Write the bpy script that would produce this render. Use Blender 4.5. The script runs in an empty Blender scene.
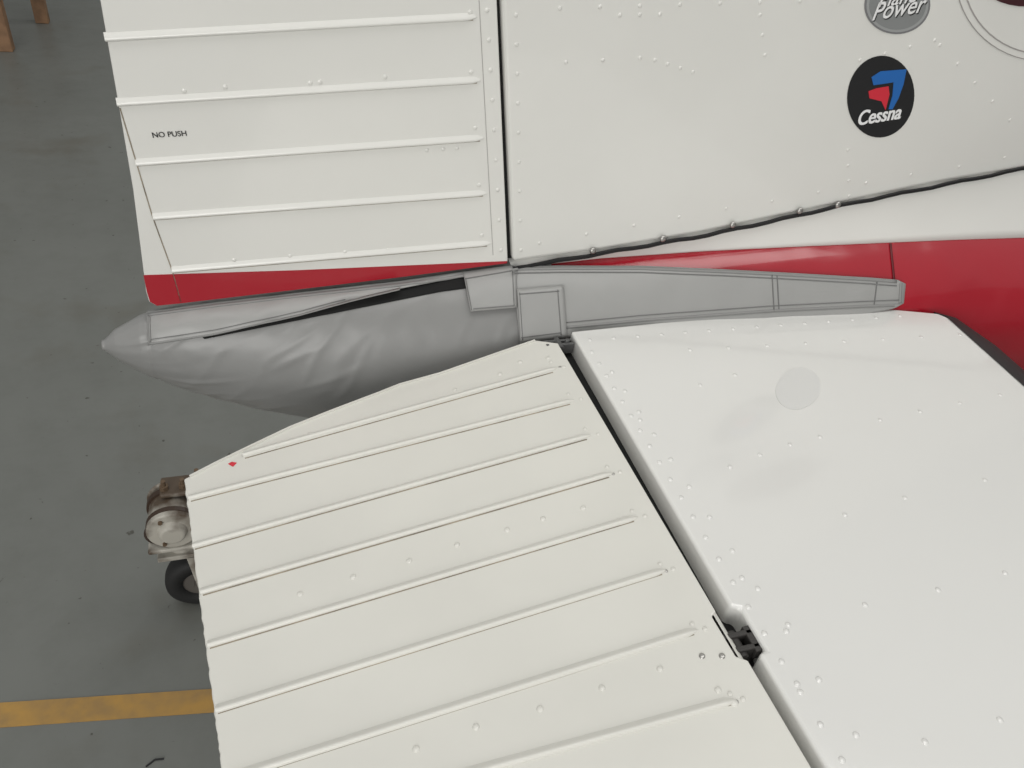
import bpy, bmesh, math, random
from mathutils import Vector, Matrix, noise
from mathutils.bvhtree import BVHTree
random.seed(4)
scene = bpy.context.scene
scene.view_settings.view_transform = 'Standard'

# ---------------------------------------------------------------- camera (solved from vanishing points)
CAM = Vector((0, 0, 1.75))
Xc = Vector((.948, -.089, .305)).normalized()
Yc = Vector((-.292, -.623, .725)); Yc = (Yc - Xc * Yc.dot(Xc)).normalized()
Zc = Xc.cross(Yc)
Rv = Vector((Xc.x, Yc.x, Zc.x)); Dv = Vector((Xc.y, Yc.y, Zc.y)); Fv = Vector((Xc.z, Yc.z, Zc.z))
F = 769.0
cd = bpy.data.cameras.new('camera'); cam = bpy.data.objects.new('camera', cd)
scene.collection.objects.link(cam); scene.camera = cam
M = Matrix((( Rv.x, -Dv.x, -Fv.x, CAM.x), (Rv.y, -Dv.y, -Fv.y, CAM.y), (Rv.z, -Dv.z, -Fv.z, CAM.z), (0, 0, 0, 1)))
cam.matrix_world = M
cd.sensor_width = 36; cd.lens = F / 1024 * 36; cd.clip_start = .01

# ---------------------------------------------------------------- physical planes of the aeroplane
class Pl:
    def __init__(s, p, n):
        s.p = Vector(p); s.n = Vector(n).normalized()
        if s.n.dot(CAM - s.p) < 0: s.n = -s.n
    def __call__(s, px, py, off=0.0):
        r = Rv * ((px - 512) / F) + Dv * ((py - 384) / F) + Fv
        t = (s.p - CAM).dot(s.n) / r.dot(s.n)
        return CAM + r * t + s.n * off
def rayd(px, py):
    return (Rv * ((px - 512) / F) + Dv * ((py - 384) / F) + Fv).normalized()
ZS = 1.10; XH = .436; YF = .97
STAB = Pl((0, 0, ZS), (0, 0, 1))
FIN = Pl((0, YF, 0), (0, 1, 0))
XR = FIN(508, 262).x
KR = .045
RUD = Pl((XR, YF, 1), (KR, 1, 0))
th = math.radians(10)
ELEV = Pl((XH, 0, ZS), (-math.sin(th), 0, math.cos(th)))
FLOOR = Pl((0, 0, 0), (0, 0, 1))

# ---------------------------------------------------------------- materials
def mat(name, col, rough=.5, metal=0, coat=0, var=0, vscale=4, bump=0, bscale=20, col2=None, sheen=0, spec=None, lo=.35, hi=.65):
    m = bpy.data.materials.new(name); m.use_nodes = True
    nt = m.node_tree; b = nt.nodes['Principled BSDF']
    b.inputs['Base Color'].default_value = (*col, 1)
    b.inputs['Roughness'].default_value = rough; b.inputs['Metallic'].default_value = metal
    b.inputs['Coat Weight'].default_value = coat; b.inputs['Coat Roughness'].default_value = .06
    if spec is not None: b.inputs['Specular IOR Level'].default_value = spec
    tc = nt.nodes.new('ShaderNodeTexCoord')
    if var:
        n = nt.nodes.new('ShaderNodeTexNoise'); n.inputs['Scale'].default_value = vscale; n.inputs['Detail'].default_value = 6
        nt.links.new(tc.outputs['Object'], n.inputs['Vector'])
        r = nt.nodes.new('ShaderNodeValToRGB')
        r.color_ramp.elements[0].position = lo; r.color_ramp.elements[1].position = hi
        c2 = col2 if col2 else tuple(c * (1 - var) for c in col)
        r.color_ramp.elements[0].color = (*c2, 1); r.color_ramp.elements[1].color = (*col, 1)
        nt.links.new(n.outputs['Fac'], r.inputs['Fac']); nt.links.new(r.outputs['Color'], b.inputs['Base Color'])
    if bump:
        n = nt.nodes.new('ShaderNodeTexNoise'); n.inputs['Scale'].default_value = bscale; n.inputs['Detail'].default_value = 1
        nt.links.new(tc.outputs['Object'], n.inputs['Vector'])
        bp = nt.nodes.new('ShaderNodeBump'); bp.inputs['Strength'].default_value = bump; bp.inputs['Distance'].default_value = .02
        nt.links.new(n.outputs['Fac'], bp.inputs['Height']); nt.links.new(bp.outputs['Normal'], b.inputs['Normal'])
    return m
WHITE = mat('white_gloss_paint', (.74, .735, .70), .28, coat=.45, bump=.16, bscale=3, var=.03, vscale=5)
WHITE_ST = mat('white_stabilizer_paint', (.725, .722, .70), .22, coat=.8, bump=.28, bscale=3)
WHITE_EL = mat('white_elevator_paint', (.675, .667, .62), .38, coat=.15, bump=.08, bscale=4, var=.04, vscale=7)
RED = mat('red_gloss_paint', (.36, .006, .018), .2, coat=.8, bump=.4, bscale=9)
REDM = mat('red_stripe_paint', (.38, .008, .02), .35, coat=.2)
BLACK = mat('black_rubber', (.012, .012, .013), .55)
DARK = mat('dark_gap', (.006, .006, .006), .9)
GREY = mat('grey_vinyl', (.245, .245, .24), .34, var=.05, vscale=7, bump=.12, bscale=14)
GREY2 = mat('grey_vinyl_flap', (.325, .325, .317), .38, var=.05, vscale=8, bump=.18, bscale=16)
BIND = mat('grey_edge_binding', (.24, .24, .235), .6)
SEAM = mat('grey_seam_thread', (.17, .17, .168), .8)
SHADE_FOLD = mat('bead_shadow_fold_line', (.36, .31, .24), .8, var=.45, vscale=30)  # brown for painted shadow lines under the beads and the rudder fold line
STEEL = mat('steel_screw', (.42, .41, .39), .35, metal=.8)
SILV = mat('silver_badge', (.42, .43, .43), .4, metal=.3)
BLUE = mat('badge_blue', (.02, .13, .42), .4)
BRED = mat('badge_red', (.6, .03, .05), .4)
WLET = mat('white_letter', (.8, .8, .8), .4)
BLET = mat('black_letter', (.03, .03, .03), .5)
FADE = mat('faint_grey_spot', (.665, .665, .65), .28, coat=.4)
FADE2 = mat('decal_outline_grey', (.38, .36, .35), .4)
YEL = mat('worn_yellow_paint', (.40, .23, .055), .55, var=.5, vscale=22, col2=(.29, .18, .065))
RUSTW = mat('dirty_white_metal', (.44, .42, .37), .5, var=.6, vscale=9, col2=(.085, .06, .04), lo=.40, hi=.55)
WOOD = mat('brown_wood', (.30, .17, .09), .6, var=.4, vscale=12)
TIRE = mat('tire_rubber', (.012, .012, .012), .7)
WALL = mat('painted_wall', (.45, .46, .45), .8, var=.06, vscale=1)

# ---------------------------------------------------------------- mesh helpers
def empty(name):
    e = bpy.data.objects.new(name, None); scene.collection.objects.link(e); e.empty_display_size = .1; return e
AIR = empty('airplane_tail'); COV = empty('tail_cone_cover')
def mk(name, bm, m, parent=None, smooth=False):
    me = bpy.data.meshes.new(name); bmesh.ops.recalc_face_normals(bm, faces=bm.faces)
    bm.to_mesh(me); bm.free()
    for mm in (m if isinstance(m, (list, tuple)) else [m]): me.materials.append(mm)
    if smooth:
        for p in me.polygons: p.use_smooth = True
    o = bpy.data.objects.new(name, me); scene.collection.objects.link(o)
    if parent: o.parent = parent
    return o
def bev(o, w, seg=3, ang=40):
    b = o.modifiers.new('bevel', 'BEVEL'); b.width = w; b.segments = seg; b.limit_method = 'ANGLE'; b.angle_limit = math.radians(ang)
    return o
def prism(name, pts, off, m, parent=AIR, bevel=0):
    bm = bmesh.new()
    a = [bm.verts.new(p) for p in pts]; b = [bm.verts.new(Vector(p) + off(Vector(p))) for p in pts]
    bm.faces.new(a); bm.faces.new(b[::-1]); n = len(a)
    for i in range(n): bm.faces.new((a[i], b[i], b[(i + 1) % n], a[(i + 1) % n]))
    o = mk(name, bm, m, parent)
    if bevel: bev(o, bevel)
    return o
def decal(name, pl, pix, m, off=.0006, parent=AIR, thick=.0004):
    pts = [pl(x, y, off) for x, y in pix]
    return prism(name, pts, lambda p: -pl.n * thick, m, parent)
def ell(cx, cy, rx, ry, n=48, a0=0, a1=2 * math.pi, tilt=0):
    out = []
    for i in range(n):
        a = a0 + (a1 - a0) * i / (n if abs(a1 - a0 - 2 * math.pi) < 1e-6 else n - 1)
        x = rx * math.cos(a); y = ry * math.sin(a)
        out.append((cx + x * math.cos(tilt) - y * math.sin(tilt), cy + x * math.sin(tilt) + y * math.cos(tilt)))
    return out
def rivets(name, pl, pix, r=.0035, h=.4, m=WHITE, parent=AIR):
    bm = bmesh.new(); n = pl.n
    u = n.orthogonal().normalized(); v = n.cross(u)
    for q in pix:
        c = pl(q[0], q[1], 0.0); rr = r * (q[2] if len(q) > 2 else 1)
        rings = []
        for rad, hh in ((1, -.1), (.92, h * .45), (.62, h * .85)):
            rings.append([bm.verts.new(c + (u * math.cos(k * math.pi / 6) + v * math.sin(k * math.pi / 6)) * rr * rad + n * rr * hh) for k in range(12)])
        t = bm.verts.new(c + n * rr * h)
        for a, b in zip(rings, rings[1:]):
            for k in range(12): bm.faces.new((a[k], a[(k + 1) % 12], b[(k + 1) % 12], b[k]))
        for k in range(12): bm.faces.new((rings[-1][k], rings[-1][(k + 1) % 12], t))
    return mk(name, bm, m, parent, True)
def line(a, b, n, jit=0):
    return [(a[0] + (b[0] - a[0]) * i / (n - 1) + random.uniform(-jit, jit), a[1] + (b[1] - a[1]) * i / (n - 1) + random.uniform(-jit, jit)) for i in range(n)]
def beads(name, pl, segs, w=.011, h=.0045, m=WHITE, parent=AIR):
    bm = bmesh.new()
    # asymmetric pressed bead: gentle ramp on the upper side, sharp step on the lower side
    prof = [(.75, -.0003 / h), (.52, .22), (.28, .58), (.02, .92), (-.15, 1), (-.30, .93), (-.42, .6), (-.47, .2), (-.49, -.0003 / h)]
    for (ax, ay), (bx, by) in segs:
        a = pl(ax, ay); b = pl(bx, by); d = (b - a).normalized(); s = pl.n.cross(d)
        N = 40; rows = []; L = (b - a).length
        for i in range(N + 1):
            t = i / N; t = 1 - (1 - t) ** 2
            dist = (1 - t) * L; k = min(1, math.sqrt(max(0, dist) / .012)) if dist < .012 else 1
            if i == N: k = .1
            c = a.lerp(b, t); row = []
            for q, z in prof:
                row.append(bm.verts.new(c + s * q * w * k + pl.n * (h * z * k)))
            rows.append(row)
        for r0, r1 in zip(rows, rows[1:]):
            for j in range(len(prof) - 1): bm.faces.new((r0[j], r0[j + 1], r1[j + 1], r1[j]))
    return mk(name, bm, m, parent, True)
def ribbon(name, pl, pts, w, m, h=.0005, parent=AIR):
    P = [pl(x, y) for x, y in pts]; L = []; R = []
    for i, p in enumerate(P):
        d = (P[min(i + 1, len(P) - 1)] - P[max(i - 1, 0)]).normalized(); s = pl.n.cross(d)
        L.append(p + s * w / 2); R.append(p - s * w / 2)
    bm = bmesh.new()
    A = [bm.verts.new(p + pl.n * h) for p in L]; B = [bm.verts.new(p + pl.n * h) for p in R]
    C = [bm.verts.new(p - pl.n * .0005) for p in L]; D = [bm.verts.new(p - pl.n * .0005) for p in R]
    for i in range(len(A) - 1):
        bm.faces.new((A[i], A[i + 1], B[i + 1], B[i])); bm.faces.new((A[i], C[i], C[i + 1], A[i + 1])); bm.faces.new((B[i], B[i + 1], D[i + 1], D[i]))
    return mk(name, bm, m, parent)
def text(name, body, pl, a, b, m, hs=1.0, off=.0012, bold=0, parent=AIR, shear=0):
    c = bpy.data.curves.new(name, 'FONT'); c.body = body; c.offset = bold; c.shear = shear
    o = bpy.data.objects.new(name + '_tmp', c); scene.collection.objects.link(o)
    bpy.context.view_layer.update()
    me = bpy.data.meshes.new_from_object(o.evaluated_get(bpy.context.evaluated_depsgraph_get()))
    bpy.data.objects.remove(o)
    xs = [v.co.x for v in me.vertices]; x0, x1 = min(xs), max(xs)
    A = pl(*a, off); B = pl(*b, off); d = B - A; s = d.length / (x1 - x0); d.normalize(); up = pl.n.cross(d).normalized()
    if up.z < 0: up = -up
    for v in me.vertices: v.co = A + d * (v.co.x - x0) * s + up * v.co.y * s * hs
    me.name = name; me.materials.clear(); me.materials.append(m)
    o = bpy.data.objects.new(name, me); scene.collection.objects.link(o); o.parent = parent
    return o
def lerpt(tab, x):
    if x <= tab[0][0]: return tab[0][1:]
    for p, q in zip(tab, tab[1:]):
        if x <= q[0]:
            t = (x - p[0]) / (q[0] - p[0])
            return tuple(a + (b - a) * t for a, b in zip(p[1:], q[1:]))
    return tab[-1][1:]
def box(bm, c, s, rot=None):
    r = bmesh.ops.create_cube(bm, size=1)
    m4 = Matrix.Translation(c) @ (rot if rot else Matrix.Identity(4)) @ Matrix.Diagonal((*s, 1))
    bmesh.ops.transform(bm, matrix=m4, verts=r['verts']); return r
def cyl(bm, c, r1, r2, d, axis='Z', seg=24):
    r = bmesh.ops.create_cone(bm, cap_ends=True, segments=seg, radius1=r1, radius2=r2, depth=d)
    rot = {'Z': Matrix.Identity(4), 'X': Matrix.Rotation(math.pi / 2, 4, 'Y'), 'Y': Matrix.Rotation(math.pi / 2, 4, 'X')}[axis]
    bmesh.ops.transform(bm, matrix=Matrix.Translation(c) @ rot, verts=r['verts']); return r

# ---------------------------------------------------------------- floor and hangar shell
fm = bpy.data.materials.new('grey_green_concrete_paint'); fm.use_nodes = True; nt = fm.node_tree; b = nt.nodes['Principled BSDF']
tc = nt.nodes.new('ShaderNodeTexCoord')
def nz(scale, det=5, rough=.6):
    n = nt.nodes.new('ShaderNodeTexNoise'); n.inputs['Scale'].default_value = scale; n.inputs['Detail'].default_value = det; n.inputs['Roughness'].default_value = rough
    nt.links.new(tc.outputs['Object'], n.inputs['Vector']); return n
def ramp(src, p0, c0, p1, c1):
    r = nt.nodes.new('ShaderNodeValToRGB'); r.color_ramp.elements[0].position = p0; r.color_ramp.elements[1].position = p1
    r.color_ramp.elements[0].color = (*c0, 1); r.color_ramp.elements[1].color = (*c1, 1); nt.links.new(src, r.inputs['Fac']); return r
base = ramp(nz(.9).outputs['Fac'], .3, (.142, .148, .136), .7, (.168, .174, .161))
spot = ramp(nz(30, 3, .5).outputs['Fac'], .27, (.45, .42, .38), .30, (1, 1, 1))
scuff = ramp(nz(7, 8, .75).outputs['Fac'], .3, (.90, .90, .89), .55, (1, 1, 1))
stain = ramp(nz(1.7, 4, .6).outputs['Fac'], .30, (.84, .80, .75), .44, (1, 1, 1))
def mul(a, c):
    mx = nt.nodes.new('ShaderNodeMixRGB'); mx.blend_type = 'MULTIPLY'; mx.inputs[0].default_value = 1
    nt.links.new(a.outputs[0], mx.inputs[1]); nt.links.new(c.outputs[0], mx.inputs[2]); return mx
nt.links.new(mul(mul(mul(base, spot), scuff), stain).outputs[0], b.inputs['Base Color'])
rr = ramp(nz(2.5).outputs['Fac'], .3, (.34,) * 3, .7, (.48,) * 3); nt.links.new(rr.outputs[0], b.inputs['Roughness'])
bm = bmesh.new(); bmesh.ops.create_grid(bm, x_segments=2, y_segments=2, size=11)
mk('floor', bm, fm)
bm = bmesh.new(); bmesh.ops.create_cube(bm, size=1)
w = mk('wall_back', bm, WALL); w.scale = (22, .2, 5); w.location = (0, 11.1, 2.5)
bm = bmesh.new(); bmesh.ops.create_cube(bm, size=1)
w = mk('wall_right', bm, WALL); w.scale = (.2, 22, 5); w.location = (11.1, 0, 2.5)
yp = [FLOOR(0, 703), FLOOR(214, 689), FLOOR(216, 712), FLOOR(0, 728)]
dT = (yp[1] - yp[0]).normalized()
y0, y1, y2, y3 = yp[0] - dT * 2, yp[1] + dT * 2.5, yp[2] + dT * 2.5, yp[3] - dT * 2
prism('floor_line_marking', [Vector((p.x, p.y, .0015)) for p in (y0, y1, y2, y3)], lambda p: Vector((0, 0, -.0015)), YEL, None)

# ---------------------------------------------------------------- tail-cone / fuselage hull
HT = [(-.211, 1.043, .003, .003), (-.195, 1.042, .020, .014), (-.16, 1.037, .044, .030), (-.10, 1.028, .070, .047), (0, 1.010, .098, .066), (.15, .996, .129, .090),
      (.30, .987, .156, .108), (.45, .982, .183, .125), (.9, .98, .215, .145), (1.32, .98, .235, .16), (2.2, .98, .30, .24), (3.4, 1.0, .42, .42)]
def hullpt(x, a, off=0):
    h = [lerpt(HT, x + d) for d in (-.03, -.015, 0, .015, .03)] if x > -.15 else [lerpt(HT, x)]
    zc, hh, ww = (sum(k[i] for k in h) / len(h) for i in range(3))
    return Vector((x, 1.0 - (ww + off) * math.sin(a), zc + (hh + off) * math.cos(a)))
def loft(x0, x1, nx, na, off, wr=0, wf=None):
    bm = bmesh.new(); rows = []
    for i in range(nx + 1):
        x = x0 + (x1 - x0) * i / nx; row = []
        for j in range(na):
            a = 2 * math.pi * j / na
            p = hullpt(x, a, off)
            if wr: p += Vector((0, -math.sin(a), math.cos(a))) * wf(x, a) * wr
            row.append(bm.verts.new(p))
        rows.append(row)
    for r0, r1 in zip(rows, rows[1:]):
        for j in range(na): bm.faces.new((r0[j], r0[(j + 1) % na], r1[(j + 1) % na], r1[j]))
    bm.faces.new(rows[0]); bm.faces.new(rows[-1][::-1]); bm.normal_update()
    return bm
bm = loft(-.19, 3.4, 130, 64, 0)
TREE = BVHTree.FromBMesh(bm)
mk('fuselage_tail_cone', bm, RED, AIR, True)
def wf(x, a):
    v = .5 * noise.noise(Vector((x * 5 - a * 1.2, a * 1.1, 3)))
    c = 0
    for k, (fx, fa, ph) in enumerate([(34, 4.0, 0), (48, 3.0, 2), (26, 6.0, 4)]):
        s = math.sin(x * fx + a * fa + ph + 1.8 * noise.noise(Vector((x * 4, a * 1.2, k * 5))))
        amp = max(0, noise.noise(Vector((x * 6, a * 1.5, 10 + k * 7))) + .15)
        c += amp * math.exp(-(s / .34) ** 2) * 1.2
    v += c
    v += .18 * noise.noise(Vector((x * 40, a * 5, 3)))
    tip = max(0, 1 - (x + .21) / .18)
    v += tip * .8 * math.sin(a * 6 + x * 22) ** 2
    return v * min(1, (x + .212) * 9)
bm = loft(-.214, .44, 300, 200, .005, .0020, wf); TREES = BVHTree.FromBMesh(bm)
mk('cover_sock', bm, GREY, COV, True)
bm = loft(-.213, 2.0, 260, 120, .0065)
TREE2 = BVHTree.FromBMesh(bm); bm.free()
def onhull(px, py, off, tree):
    d = rayd(px, py); h = tree.ray_cast(CAM, d)
    if h[0] is None: return None, False
    return h[0] + (h[1] if h[1].dot(d) < 0 else -h[1]) * off, True
def polyat(P, t):
    L = [0]
    for a, b2 in zip(P, P[1:]): L.append(L[-1] + math.dist(a, b2))
    s = t * L[-1]
    for i in range(len(P) - 1):
        if s <= L[i + 1] + 1e-9:
            k = (s - L[i]) / max(1e-9, L[i + 1] - L[i]); return (P[i][0] + (P[i + 1][0] - P[i][0]) * k, P[i][1] + (P[i + 1][1] - P[i][1]) * k)
    return P[-1]
def patch(name, top, bot, nu, nv, off, m, tree, parent=COV, thick=.002, puff=0, wr=0, wfn=None):
    bm = bmesh.new(); rows = []
    for i in range(nu + 1):
        a = polyat(top, i / nu); b2 = polyat(bot, i / nu); row = [None] * (nv + 1); last = None
        for j in range(nv, -1, -1):
            t = j / nv; px, py = a[0] + (b2[0] - a[0]) * t, a[1] + (b2[1] - a[1]) * t
            p, ok = onhull(px, py, off, tree)
            if ok: last = p.copy()
            else:
                yy = last.y if last else .95
                d = rayd(px, py); p = CAM + d * ((yy - CAM.y) / d.y)
            n = (CAM - p).normalized()
            p = p + n * (puff * math.sin(math.pi * t) * math.sin(math.pi * min(1, max(0, i / nu))) ** .3)
            if wr: p += n * wr * (wfn(i / nu, t) if wfn else noise.noise(p * 14))
            row[j] = bm.verts.new(p)
        rows.append(row)
    for r0, r1 in zip(rows, rows[1:]):
        for j in range(nv): bm.faces.new((r0[j], r0[j + 1], r1[j + 1], r1[j]))
    bm.normal_update()
    tr = BVHTree.FromBMesh(bm)
    o = mk(name, bm, m, parent, True)
    s = o.modifiers.new('thickness', 'SOLIDIFY'); s.thickness = thick; s.offset = 0
    return tr
def seam(name, P, tree, w=1.1, m=SEAM, off=.0018, n=60, th=.0008, vert=False):
    Q = [(x + w, y) for x, y in P] if vert else [(x, y + w) for x, y in P]
    patch(name, P, Q, n, 1, off, m, tree, thick=th)
def dy(P, k): return [(x, y + k) for x, y in P]
patch('cover_slit_dark_patch', [(198, 333), (300, 311), (400, 286), (472, 275)], [(205, 339), (300, 320), (350, 310), (400, 300), (440, 292), (470, 288)], 60, 5, .0012, DARK, TREES)  # black patch painted on the sock for the dark opening under the flap
ft = [(148, 313), (215, 304), (300, 294), (400, 283), (466, 273)]; fb = [(149, 345), (215, 335), (300, 316), (350, 302), (400, 290), (440, 282), (466, 278)]
def flapw(u, t): return t * math.sin(u * 26 + 3 * noise.noise(Vector((u * 5, 0, 0)))) + .8 * noise.noise(Vector((u * 14, t * 2, 5)))
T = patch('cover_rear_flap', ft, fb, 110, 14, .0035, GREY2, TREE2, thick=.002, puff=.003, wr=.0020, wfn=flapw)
seam('cover_flap_binding', dy(ft, 1), T, 2.6, BIND)
seam('cover_flap_stitch', [(151, 339), (215, 329.5), (300, 311), (345, 299)], T, .8)
seam('cover_flap_hem', dy(fb[:5], -2), T, 1.8, BIND)
seam('cover_flap_end', [(149, 316), (150, 342)], T, 1.6, BIND, n=12, vert=True)
st = [(512, 268), (560, 267), (640, 267), (720, 270), (800, 274), (870, 278), (896, 280), (904, 284)]
sb = [(520, 348), (565, 338), (640, 330), (770, 320), (860, 315), (893, 308), (902, 303)]
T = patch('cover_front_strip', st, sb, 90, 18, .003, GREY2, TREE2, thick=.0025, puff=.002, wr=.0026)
seam('cover_strip_binding_top', dy(st[:-1], 0.5), T, 2.6, BIND, .002)
seam('cover_strip_stitch_top', dy(st[:-1], 5.5), T, .8, off=.002)
sbv = [(566, 326), (640, 319), (770, 309.5), (860, 305), (899, 303.5)]
seam('cover_strip_binding_bottom', dy(sbv, 0), T, 2.6, BIND, .002)
seam('cover_strip_stitch_bottom', dy(sbv, -4), T, .8, off=.002)
seam('cover_strip_end', [(899, 283), (898, 303)], T, 2.6, BIND, .002, 12, vert=True)
for i, P in enumerate([[(771, 275), (773, 311)], [(776, 276), (778, 311)], [(876, 281), (873, 305)]]):
    seam('cover_strip_cross_stitch_%d' % i, P, T, .9, off=.002, vert=True, n=12)
T3 = patch('cover_center_patch', [(463, 275), (490, 271), (516, 268)], [(470, 312), (516, 308)], 14, 10, .0065, GREY2, TREE2, thick=.003, wr=.0014)
for i, (P, v) in enumerate([([(465, 279), (471, 310)], 1), ([(512, 272), (513.5, 306)], 1), ([(470, 309), (514, 305.5)], 0), ([(466, 279), (512, 271)], 0)]):
    seam('cover_center_stitch_%d' % i, P, T3, .8, vert=bool(v), n=14, off=.002)
T4 = patch('cover_lower_patch', [(516, 291), (562, 287)], [(519, 342), (565, 336)], 12, 12, .009, GREY2, TREE2, thick=.003, wr=.0014)
for i, (P, v) in enumerate([([(519, 293), (522, 340)], 1), ([(557, 290), (560.5, 335)], 1), ([(519, 294), (559, 291)], 0), ([(521, 337), (561, 332)], 0)]):
    seam('cover_lower_stitch_%d' % i, P, T4, .8, vert=bool(v), n=14, off=.002)

# ---------------------------------------------------------------- fairing between fin and hull
sealpx = [(512, 268), (600, 253), (700, 236), (775, 220), (850, 203), (940, 185), (1024, 168), (1110, 150)]
redpx = [(512, 269), (600, 259), (700, 252), (800, 247), (890, 243), (960, 240), (1024, 238), (1110, 235)]
bm = bmesh.new(); rows = []
for i in range(61):
    a = polyat(sealpx, i / 60); r_ = polyat(redpx, i / 60)
    A = FIN(a[0], a[1]) + Vector((0, -.002, 0)); Bp, ok = onhull(r_[0], r_[1], .0015, TREE)
    if not ok: Bp = Pl((0, .955, 0), (0, 1, 0))(*r_)
    row = [bm.verts.new(A + Vector((0, .03, .004)))]
    for j in range(9):
        t = j / 8; p = A.lerp(Bp, t); p.y += .006 * math.sin(math.pi * t) * (A - Bp).length / .15
        row.append(bm.verts.new(p))
    row.append(bm.verts.new(Bp + Vector((0, .01, -.006))))
    rows.append(row)
for r0, r1 in zip(rows, rows[1:]):
    for j in range(len(r0) - 1): bm.faces.new((r0[j], r0[j + 1], r1[j + 1], r1[j]))
mk('dorsal_fairing', bm, WHITE, AIR, True)
FIN2 = Pl((0, YF - .003, 0), (0, 1, 0))
ribbon('fairing_seal', FIN2, [(x, y + .7 * math.sin(x * .11)) for x, y in [polyat(sealpx, i / 40) for i in range(41)]], .0052, BLACK, .004)
rivets('fairing_screws', Pl((0, YF - .006, 0), (0, 1, 0)), [(593, 251), (663, 239), (733, 225), (800, 211), (838, 205)], .0055, .5, STEEL)
patch('fuselage_panel_seam', [(889, 244), (893, 283)], [(891, 244), (895, 283)], 10, 1, .0015, mat('dark_red_seam', (.12, .004, .008), .5), TREE, AIR, .0006)

# ---------------------------------------------------------------- vertical fin
hb = FIN(513, 262); ht = FIN(502, 0); hd = (ht - hb).normalized()
top = hb + hd * 1.15
s0 = FIN(1024, 168); s1 = FIN(1110, 150)
far = s0 + (s1 - s0).normalized() * .65
pts = [hb, FIN(600, 250), FIN(700, 233), FIN(775, 217), FIN(850, 201), FIN(940, 182), s0, far, Vector((1.50, YF, 1.72)), Vector((1.22, YF, 2.0)), Vector((.72, YF, top.z)), top]
prism('vertical_fin', pts, lambda p: Vector((0, .06, 0)), WHITE, AIR, .006)
prism('fin_rear_spar', [hb + Vector((-.03, .012, 0)), hb + Vector((.01, .012, 0)), top + Vector((.01, .012, 0)), top + Vector((-.03, .012, 0))], lambda p: Vector((0, .036, 0)), DARK)
rb = RUD(508, 262); rt = RUD(497, 0); rtop = rb + (rt - rb).normalized() * 1.15
te0 = RUD(100, 0); te1 = RUD(119, 108); tetop = te0 + (te0 - te1).normalized() * .62
pts = [rb, RUD(400, 276), RUD(300, 288), RUD(215, 298), RUD(182, 303), RUD(156, 306), RUD(149, 302), RUD(146, 292), RUD(143, 268), RUD(133, 190), te1, te0, tetop, rtop]
prism('rudder', pts, lambda p: Vector((0, 2 * (1.0 - p.y), 0)), WHITE, AIR, .002)
decal('rudder_red_stripe', RUD, [(143.5, 275), (300, 270), (507, 261), (507, 263), (400, 277), (300, 289), (215, 299), (182, 303), (157, 305.5), (150, 301.5), (147, 292)], REDM)
rib = [((105, 38), (477, 17)), ((117, 103), (481, 80)), ((136, 163), (484, 138)), ((153, 217), (487, 193)), ((172, 270), (491, 243))]
beads('rudder_beads', RUD, rib, .0080, .0038)
ribbon('rudder_fold_line', RUD, [(120, 108), (135, 158), (152, 215), (172, 270), (181, 302)], .0014, SHADE_FOLD, .0006)
ribbon('rudder_hinge_strip', RUD, [(479, 0), (493, 255)], .0010, FADE2, .0003)
rivets('rudder_rivets', RUD, [(184, 91), (225, 87), (320, 82), (385, 77), (427, 150), (443, 149), (457, 148), (234, 260), (290, 256), (345, 252), (387, 250), (310, 83), (470, 12), (471, 72), (475, 128), (479, 185), (482, 235)] + line((487, 10), (501, 250), 9), .0030, m=WHITE)
fr = line((516, 15), (521, 250), 9) + line((566, 62), (640, 58), 3) + line((655, 60), (693, 72), 4) + line((540, 243), (1005, 158), 11, 1) + line((848, 150), (849, 196), 4) + line((760, 15), (765, 55), 3) + line((940, 45), (1010, 120), 5) + line((620, 15), (660, 14), 3) + line((935, 40), (860, 60), 4) + line((560, 8), (840, 0), 8)
rivets('fin_rivets', FIN, fr, .0029, m=WHITE)

# badges and lettering
decal('round_badge', FIN, ell(880.5, 96.5, 33.5, 41, tilt=.12), BLACK, .0008)
decal('badge_blue_swoosh', FIN, [(871, 77), (880, 71), (906, 69), (903, 84), (898, 98), (892, 109), (888, 109), (892, 95), (893, 82), (873, 85)], BLUE, .0014)
decal('badge_red_swoosh', FIN, [(868, 91), (876, 88), (888, 86), (889, 94), (885, 110), (881, 101), (869, 98)], BRED, .0014)
text('badge_lettering', 'Cessna', FIN, (856, 125), (899, 118), WLET, 1.2, .0016, .014)
text('badge_lettering_weight', 'Cessna', FIN, (856.6, 125), (899.6, 118), WLET, 1.2, .0017, .014)
decal('engine_maker_badge', FIN, ell(897, 5, 33, 29, tilt=-.1), mat('badge_rim', (.2, .2, .205), .4), .0008)
decal('engine_maker_badge_rim', FIN, ell(897, 5, 31, 27, tilt=-.1), SILV, .0011)
decal('engine_maker_badge_inner', FIN, ell(897, 5, 28.5, 24.5, tilt=-.1), mat('dull_silver', (.30, .31, .31), .4, metal=.3), .0014)
for nm, s, a, b2 in (('1', 'Plane', (877, 7), (915, 1)), ('2', 'Power', (871, 20), (923, 11))):
    text('engine_badge_lettering_shadow_' + nm, s, FIN, (a[0] + .8, a[1] + 1.2), (b2[0] + 1.2, b2[1] + 1.2), BLET, 1.05, .0018, .014, shear=.2)
    text('engine_badge_lettering_' + nm, s, FIN, a, b2, WLET, 1.05, .0022, .010, shear=.2)
text('no_push_lettering', 'NO PUSH', RUD, (153, 137.5), (187, 135.5), BLET, 1.0, .001, .01)
for i, (r, m_) in enumerate([(87, FADE2), (86, WHITE), (80, FADE2), (78.5, WHITE)]):
    decal('fin_emblem_ring_%d' % i, FIN, ell(1042, -24, r, r * .98, 60), m_, .0007 + i * .0004)
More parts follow.
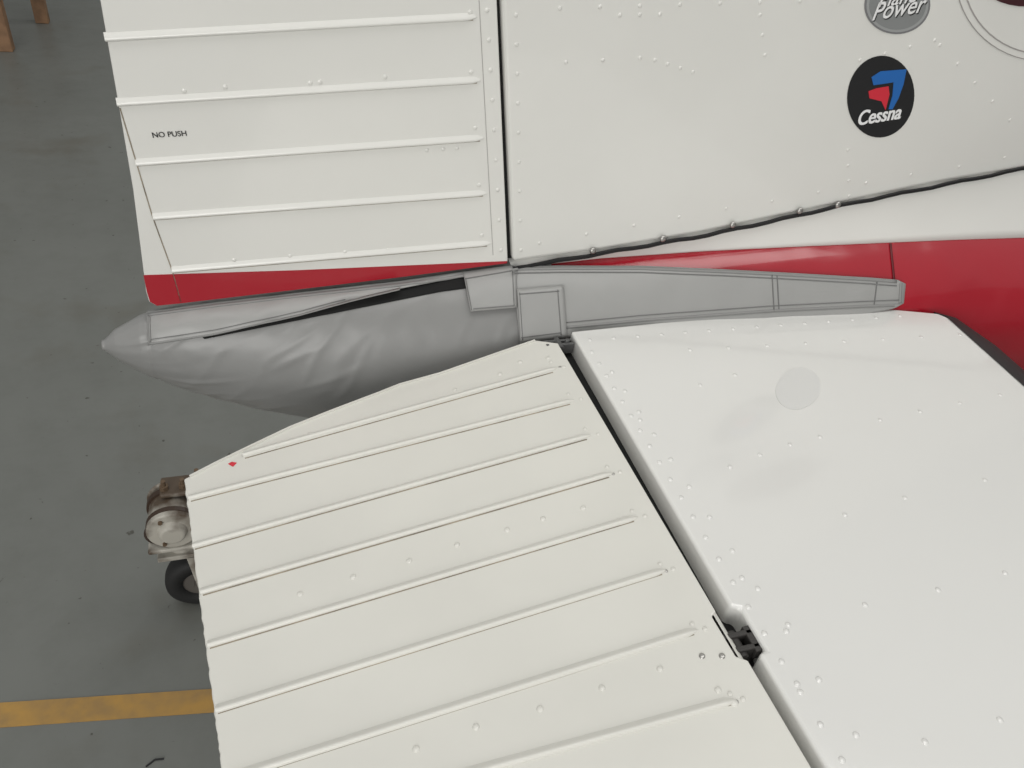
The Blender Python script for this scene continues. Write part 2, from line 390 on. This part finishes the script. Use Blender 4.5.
decal('fin_emblem_center', FIN, ell(1022, -46, 60, 52, 40, tilt=.1), mat('emblem_dark', (.05, .012, .016), .4), .0030)

# ---------------------------------------------------------------- horizontal stabilizer
def ext(a, b, d): return b + (b - a).normalized() * d
h0 = STAB(571, 331); h1 = STAB(827, 768); hend = ext(h0, h1, .55)
L0 = STAB(950, 318); L1 = STAB(1024, 384); lend = ext(L0, L1, 1.05); lend.y = hend.y
notch = [STAB(731, 606), STAB(741, 608), STAB(766, 650), STAB(759, 653)]
pts = [h0] + notch + [h1, hend, lend, L1, L0, STAB(938, 313), STAB(905, 310), STAB(880, 308), STAB(770, 314), STAB(660, 322)]
prism('horizontal_stabilizer', pts, lambda p: Vector((0, 0, -.075)), WHITE_ST, AIR, .004)
bm = bmesh.new(); rows = []
for p, k in ((STAB(936, 313) + Vector((0, .004, 0)), .2), (L0 + Vector((0, .004, 0)), .7), (L0.lerp(L1, .4), 1), (L1, 1), (L1.lerp(lend, .5), 1), (lend, 1)):
    rows.append([bm.verts.new(p + Vector((-.006, 0, .0012)) + Vector((math.sin(a) * .075 * k, 0, (math.cos(a) - 1) * .0385))) for a in [q * math.pi / 12 for q in range(13)]])
for r0, r1 in zip(rows, rows[1:]):
    for j in range(12): bm.faces.new((r0[j], r0[j + 1], r1[j + 1], r1[j]))
mk('leading_edge_boot', bm, BLACK, AIR, True)
decal('stabilizer_faint_disc', STAB, ell(798, 389, 23, 20, tilt=-.5), FADE, .0006)
def perspline(a, b, n, k=1.8):
    out = []
    for i in range(n):
        t = i / (n - 1); t = t / (t + (1 - t) * k)
        out.append((a[0] + (b[0] - a[0]) * t, a[1] + (b[1] - a[1]) * t))
    return out
sr = perspline((592, 352), (842, 760), 21) + perspline((612, 372), (856, 735), 12)
sr += line((590, 340), (900, 316), 14) + [(742, 578), (788, 625), (865, 605), (938, 590), (1005, 573), (797, 684), (640, 420), (700, 385), (735, 375), (730, 467), (760, 455), (790, 445), (820, 437), (845, 515), (905, 498), (985, 480)]
sr += line((690, 350), (960, 335), 8) + line((880, 420), (1000, 395), 4) + [(925, 742), (1000, 720)]
rivets('stabilizer_rivets', STAB, sr, .0034, .38, WHITE_ST)

# ---------------------------------------------------------------- elevator
e0 = ELEV(558, 343); e1 = ELEV(812, 768); eend = ext(e0, e1, .5)
t0 = ELEV(184, 479); t1 = ELEV(221, 768); tend = ext(t0, t1, .5)
tep = [(184, 479)]
for y in range(488, 768, 5):
    x = 184 + (y - 479) / 289 * 37.5
    tep.append((x + random.uniform(-.7, .6), y))
tep.append((221, 768))
inb = [(535, 340), (500, 352), (440, 373), (400, 384), (380, 392), (330, 411), (290, 427), (250, 446), (215, 463)]
pts = [e0] + [ELEV(*p) for p in inb] + [ELEV(*p) for p in tep] + [tend, eend, e1, ELEV(748, 660), ELEV(736, 656), ELEV(712, 616), ELEV(716, 611)]
def eloff(p):
    t = max(0, min(1, (p.x - t0.x) / (e0.x - t0.x)))
    return Vector((0, 0, -(.006 + .045 * t)))
prism('elevator', pts, eloff, WHITE_EL, AIR, .0016)
bm = bmesh.new(); rows = []
for t in [i / 12 for i in range(13)]:
    p = e0.lerp(eend, t)
    rows.append([bm.verts.new(p + Vector((-.006 + math.sin(a) * .012, 0, -.026 + math.cos(a) * .0235))) for a in [k * math.pi / 10 for k in range(11)]])
for r0, r1 in zip(rows, rows[1:]):
    for j in range(10): bm.faces.new((r0[j], r0[j + 1], r1[j + 1], r1[j]))
mk('elevator_nose', bm, WHITE_EL, AIR, True)
prism('hinge_gap_web', [h0 + Vector((-.035, 0, -.03)), h0 + Vector((.01, 0, -.03)), hend + Vector((.01, 0, -.03)), hend + Vector((-.035, 0, -.03))], lambda p: Vector((0, 0, -.015)), DARK)
erib = [((243, 455), (557, 368)), ((189, 498), (574, 400)), ((193, 546), (591, 435)), ((201, 592), (613, 473)), ((208, 645), (638, 517)), ((216, 710), (666, 570)), ((262, 768), (698, 630)), ((480, 770), (736, 700))]
def extl(a, b, tox):
    k = (b[1] - a[1]) / (b[0] - a[0]); return (tox, a[1] + k * (tox - a[0]))
erib[6] = (extl(*erib[6], 224), erib[6][1]); erib[7] = (extl(*erib[7], 236), erib[7][1])
beads('elevator_beads', ELEV, erib, .0085, .0040, WHITE_EL)
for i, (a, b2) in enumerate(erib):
    ribbon('elevator_bead_shadow_%d' % i, ELEV, [(a[0] + 2, a[1] + 3.4), (b2[0] - 4, b2[1] + 4.4)], .0016, SHADE_FOLD, .0004)  # brown strip paints the shadow line below each elevator bead
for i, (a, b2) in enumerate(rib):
    ribbon('rudder_bead_shadow_%d' % i, RUD, [(a[0] + 2, a[1] + 2.8), (b2[0] - 4, b2[1] + 3.0)], .0014, SHADE_FOLD, .0004)  # same painted shadow line below each rudder bead
ribbon('elevator_root_lip', ELEV, [(535, 341), (500, 353), (440, 374), (400, 385), (380, 393), (330, 412), (290, 428), (250, 447), (215, 464), (190, 477)], .003, WHITE_EL, .0022)
er = [(300, 594), (353, 577), (409, 561), (457, 545), (507, 530), (543, 519), (583, 508), (476, 727), (540, 709), (602, 688), (660, 669), (416, 749), (718, 690), (734, 703, 1.2), (310, 434), (360, 423), (405, 409), (455, 390), (500, 374), (548, 358), (520, 362)]
for a, b2 in erib: er.append((b2[0] - 6, b2[1] - 6, .8)); er.append((b2[0] + 7, b2[1] - 1, .8))
rivets('elevator_rivets', ELEV, er, .0035, .42, WHITE_EL)
rivets('elevator_dark_screws', ELEV, [(702, 656), (722, 656), (560, 367, .7), (613, 474, .7), (666, 571, .7), (736, 702, .8)], .0034, .4, STEEL)
decal('elevator_red_mark', ELEV, [(228, 464), (232, 462), (237, 463), (233, 467)], BRED)
hp = STAB(742, 634); bm = bmesh.new()
box(bm, hp + Vector((-.005, .004, -.02)), (.05, .006, .03)); box(bm, hp + Vector((-.005, -.012, -.02)), (.05, .006, .03))
cyl(bm, hp + Vector((-.004, -.004, -.014)), .006, .006, .03, 'Y'); box(bm, hp + Vector((.014, -.004, -.012)), (.012, .03, .014))
bev(mk('elevator_hinge_bracket', bm, mat('grimy_bracket', (.035, .032, .03), .6), AIR), .0015)
hp = STAB(561, 341); bm = bmesh.new()
box(bm, hp + Vector((0, 0, -.014)), (.045, .005, .018)); box(bm, hp + Vector((0, .012, -.016)), (.045, .005, .018)); cyl(bm, hp + Vector((0, .006, -.010)), .005, .005, .024, 'Y')
cyl(bm, hp + Vector((.012, .004, -.006)), .004, .004, .010, 'Z', 6)
bev(mk('root_hinge_bracket', bm, mat('dark_steel', (.12, .12, .12), .5, metal=.5), AIR), .001)

# ---------------------------------------------------------------- main landing gear (forward of the frame, carries the aeroplane)
for s in (-1, 1):
    bm = bmesh.new(); rows = []
    for t in [i / 10 for i in range(11)]:
        y = 1.0 + s * (.2 + .85 * t); z = .72 - .52 * t ** 1.2; r = .045 - .02 * t
        rows.append([bm.verts.new(Vector((3.0 + r * 1.6 * math.cos(a), y, z + r * .5 * math.sin(a)))) for a in [k * math.pi / 8 for k in range(16)]])
    for r0, r1 in zip(rows, rows[1:]):
        for j in range(16): bm.faces.new((r0[j], r0[(j + 1) % 16], r1[(j + 1) % 16], r1[j]))
    mk('gear_leg', bm, WHITE, AIR, True)
    bm = bmesh.new(); prof = [(.08, -.06), (.17, -.065), (.195, -.04), (.2, 0), (.195, .04), (.17, .065), (.08, .06)]; rows = []
    for k in range(40):
        a = 2 * math.pi * k / 40; rows.append([bm.verts.new(Vector((3.0 + r * math.cos(a), 1.0 + s * 1.1 + y, .2 + r * math.sin(a)))) for r, y in prof])
    for i in range(40):
        r0, r1 = rows[i], rows[(i + 1) % 40]
        for j in range(7): bm.faces.new((r0[j], r0[(j + 1) % 7], r1[(j + 1) % 7], r1[j]))
    mk('gear_tire', bm, TIRE, AIR, True)
    bm = bmesh.new(); cyl(bm, Vector((3.0, 1.0 + s * 1.1, .2)), .085, .085, .10, 'Y', 32); bev(mk('gear_hub', bm, STEEL, AIR), .006)

# ---------------------------------------------------------------- wheeled stand under the elevator
DOL = empty('wheeled_jack_stand')
wc = Pl((0, 0, .085), (0, 0, 1))(202, 576)
bm = bmesh.new()
prof = [(.045, -.024), (.07, -.028), (.082, -.022), (.085, -.010), (.085, .010), (.082, .022), (.07, .028), (.045, .024)]
rows = []
for k in range(36):
    a = 2 * math.pi * k / 36
    rows.append([bm.verts.new(wc + Vector((math.cos(a) * r, y, math.sin(a) * r))) for r, y in prof])
for i in range(36):
    r0, r1 = rows[i], rows[(i + 1) % 36]
    for j in range(8): bm.faces.new((r0[j], r0[(j + 1) % 8], r1[(j + 1) % 8], r1[j]))
mk('tire', bm, TIRE, DOL, True)
bm = bmesh.new(); cyl(bm, wc, .046, .046, .036, 'Y'); cyl(bm, wc, .018, .018, .07, 'Y'); mk('wheel_hub', bm, mat('dark_hub', (.10, .09, .08), .6), DOL)
bm = bmesh.new()
for s in (-1, 1):
    box(bm, wc + Vector((.004, s * .038, .065)), (.036, .006, .13), Matrix.Rotation(-.1, 4, 'Y'))
box(bm, wc + Vector((-.022, 0, .130)), (.12, .082, .014))
cyl(bm, wc + Vector((-.028, 0, .165)), .034, .030, .07)
bev(mk('caster_fork', bm, RUSTW, DOL), .002)
bm = bmesh.new(); c = wc + Vector((-.035, 0, .235))
cyl(bm, c, .050, .056, .10, 'Y', 32); cyl(bm, c + Vector((0, -.055, 0)), .034, .026, .02, 'Y', 32); cyl(bm, c + Vector((0, .055, 0)), .058, .058, .01, 'Y', 32)
box(bm, c + Vector((.25, 0, -.01)), (.48, .05, .05)); box(bm, c + Vector((.03, .03, .062)), (.10, .06, .012)); box(bm, c + Vector((-.005, -.01, -.06)), (.11, .09, .012))
box(bm, c + Vector((.05, .04, .03)), (.04, .03, .08))
bev(mk('swivel_housing', bm, RUSTW, DOL), .005)
bm = bmesh.new()
for dx, dy_ in ((-.01, .02), (.03, .02), (.06, .045)):
    cyl(bm, c + Vector((dx, dy_, .072)), .010, .010, .014, 'Z', 6); cyl(bm, c + Vector((dx, dy_, .083)), .005, .005, .02)
for a in range(3):
    cyl(bm, c + Vector((math.cos(a * 2.09) * .042, -.052, math.sin(a * 2.09) * .042)), .005, .005, .008, 'Y', 6)
mk('bolts', bm, mat('rusty_bolt', (.16, .11, .07), .6, metal=.4), DOL)
bm = bmesh.new(); box(bm, c + Vector((.49, 0, -.12)), (.05, .05, .21))
box(bm, Vector((c.x + .49, c.y, .012)), (.08, .4, .024)); cyl(bm, c + Vector((.49, 0, -.2)), .018, .018, .12)
bev(mk('support_leg', bm, RUSTW, DOL), .003)
bm = bmesh.new(); cyl(bm, c + Vector((0, -.03, 0)), .0565, .0565, .012, 'Y', 32); cyl(bm, c + Vector((0, .03, 0)), .0575, .0575, .014, 'Y', 32)
cyl(bm, c + Vector((-.03, 0, -.052)), .030, .04, .008)
mk('grease_ring', bm, mat('brown_grease', (.045, .026, .016), .5), DOL)

# ---------------------------------------------------------------- wooden workbench at the far end
BEN = empty('wooden_workbench')
la = FLOOR(7, 50); lb = FLOOR(43, 22)
bm = bmesh.new()
for p in (la, lb, la + Vector((-1.5, 0, 0)), lb + Vector((-1.5, 0, 0))):
    box(bm, Vector((p.x, p.y, .37)), (.08, .08, .74))
bev(mk('legs', bm, WOOD, BEN), .004)
bm = bmesh.new(); box(bm, Vector(((la.x + lb.x) / 2 - .75, (la.y + lb.y) / 2, .77)), (1.8, abs(lb.y - la.y) + .25, .05)); bev(mk('bench_top', bm, WOOD, BEN), .004)
bm = bmesh.new(); box(bm, Vector(((la.x + lb.x) / 2 - .75, la.y, .66)), (1.5, .03, .1)); box(bm, Vector(((la.x + lb.x) / 2 - .75, lb.y, .66)), (1.5, .03, .1)); mk('bench_aprons', bm, WOOD, BEN)
bm = bmesh.new()
for a, b2 in [((146, 767), (155, 760)), ((155, 760), (164, 759))]:
    A = FLOOR(*a); B2 = FLOOR(*b2); mid = (A + B2) / 2; ang = math.atan2(B2.y - A.y, B2.x - A.x)
    box(bm, Vector((mid.x, mid.y, .0015)), ((B2 - A).length, .003, .003), Matrix.Rotation(ang, 4, 'Z'))
mk('wire_scrap', bm, BLACK)

# ---------------------------------------------------------------- light
wd = bpy.data.worlds.new('world'); scene.world = wd; wd.use_nodes = True; nt = wd.node_tree
bg = nt.nodes['Background']; tcw = nt.nodes.new('ShaderNodeTexCoord'); sp = nt.nodes.new('ShaderNodeSeparateXYZ')
nt.links.new(tcw.outputs['Generated'], sp.inputs[0]); r = nt.nodes.new('ShaderNodeValToRGB')
r.color_ramp.elements[0].position = 0.0; r.color_ramp.elements[0].color = (.33, .332, .325, 1)
r.color_ramp.elements[1].position = .8; r.color_ramp.elements[1].color = (.61, .615, .60, 1)
nt.links.new(sp.outputs['Z'], r.inputs['Fac']); nt.links.new(r.outputs['Color'], bg.inputs['Color']); bg.inputs['Strength'].default_value = .72
def area(name, loc, tgt, sx, sy, e, col=(1, 1, 1)):
    l = bpy.data.lights.new(name, 'AREA'); l.shape = 'RECTANGLE'; l.size = sx; l.size_y = sy; l.energy = e; l.color = col
    o = bpy.data.objects.new(name, l); scene.collection.objects.link(o); o.location = loc
    o.rotation_euler = (Vector(tgt) - Vector(loc)).to_track_quat('-Z', 'Y').to_euler(); return o
area('overhead_area_light', (1.0, 0, 7), (.8, .8, 1), 8, 3, 185, (1, .985, .96))  # added area light for soft overhead light, no skylight is modelled
area('stabilizer_reflection_light', (6.2, 7.4, 7), (6.2, 7.4, 0), 4.5, 3.6, 200, (1, 1, 1))  # unseen area light added to give the stabilizer a soft reflection
area('rear_left_area_light', (-3.5, -6, 3.2), (.5, 1, 1), 6, 4, 340, (1, .985, .96))  # area light added behind left to brighten the fin, no door is modelled
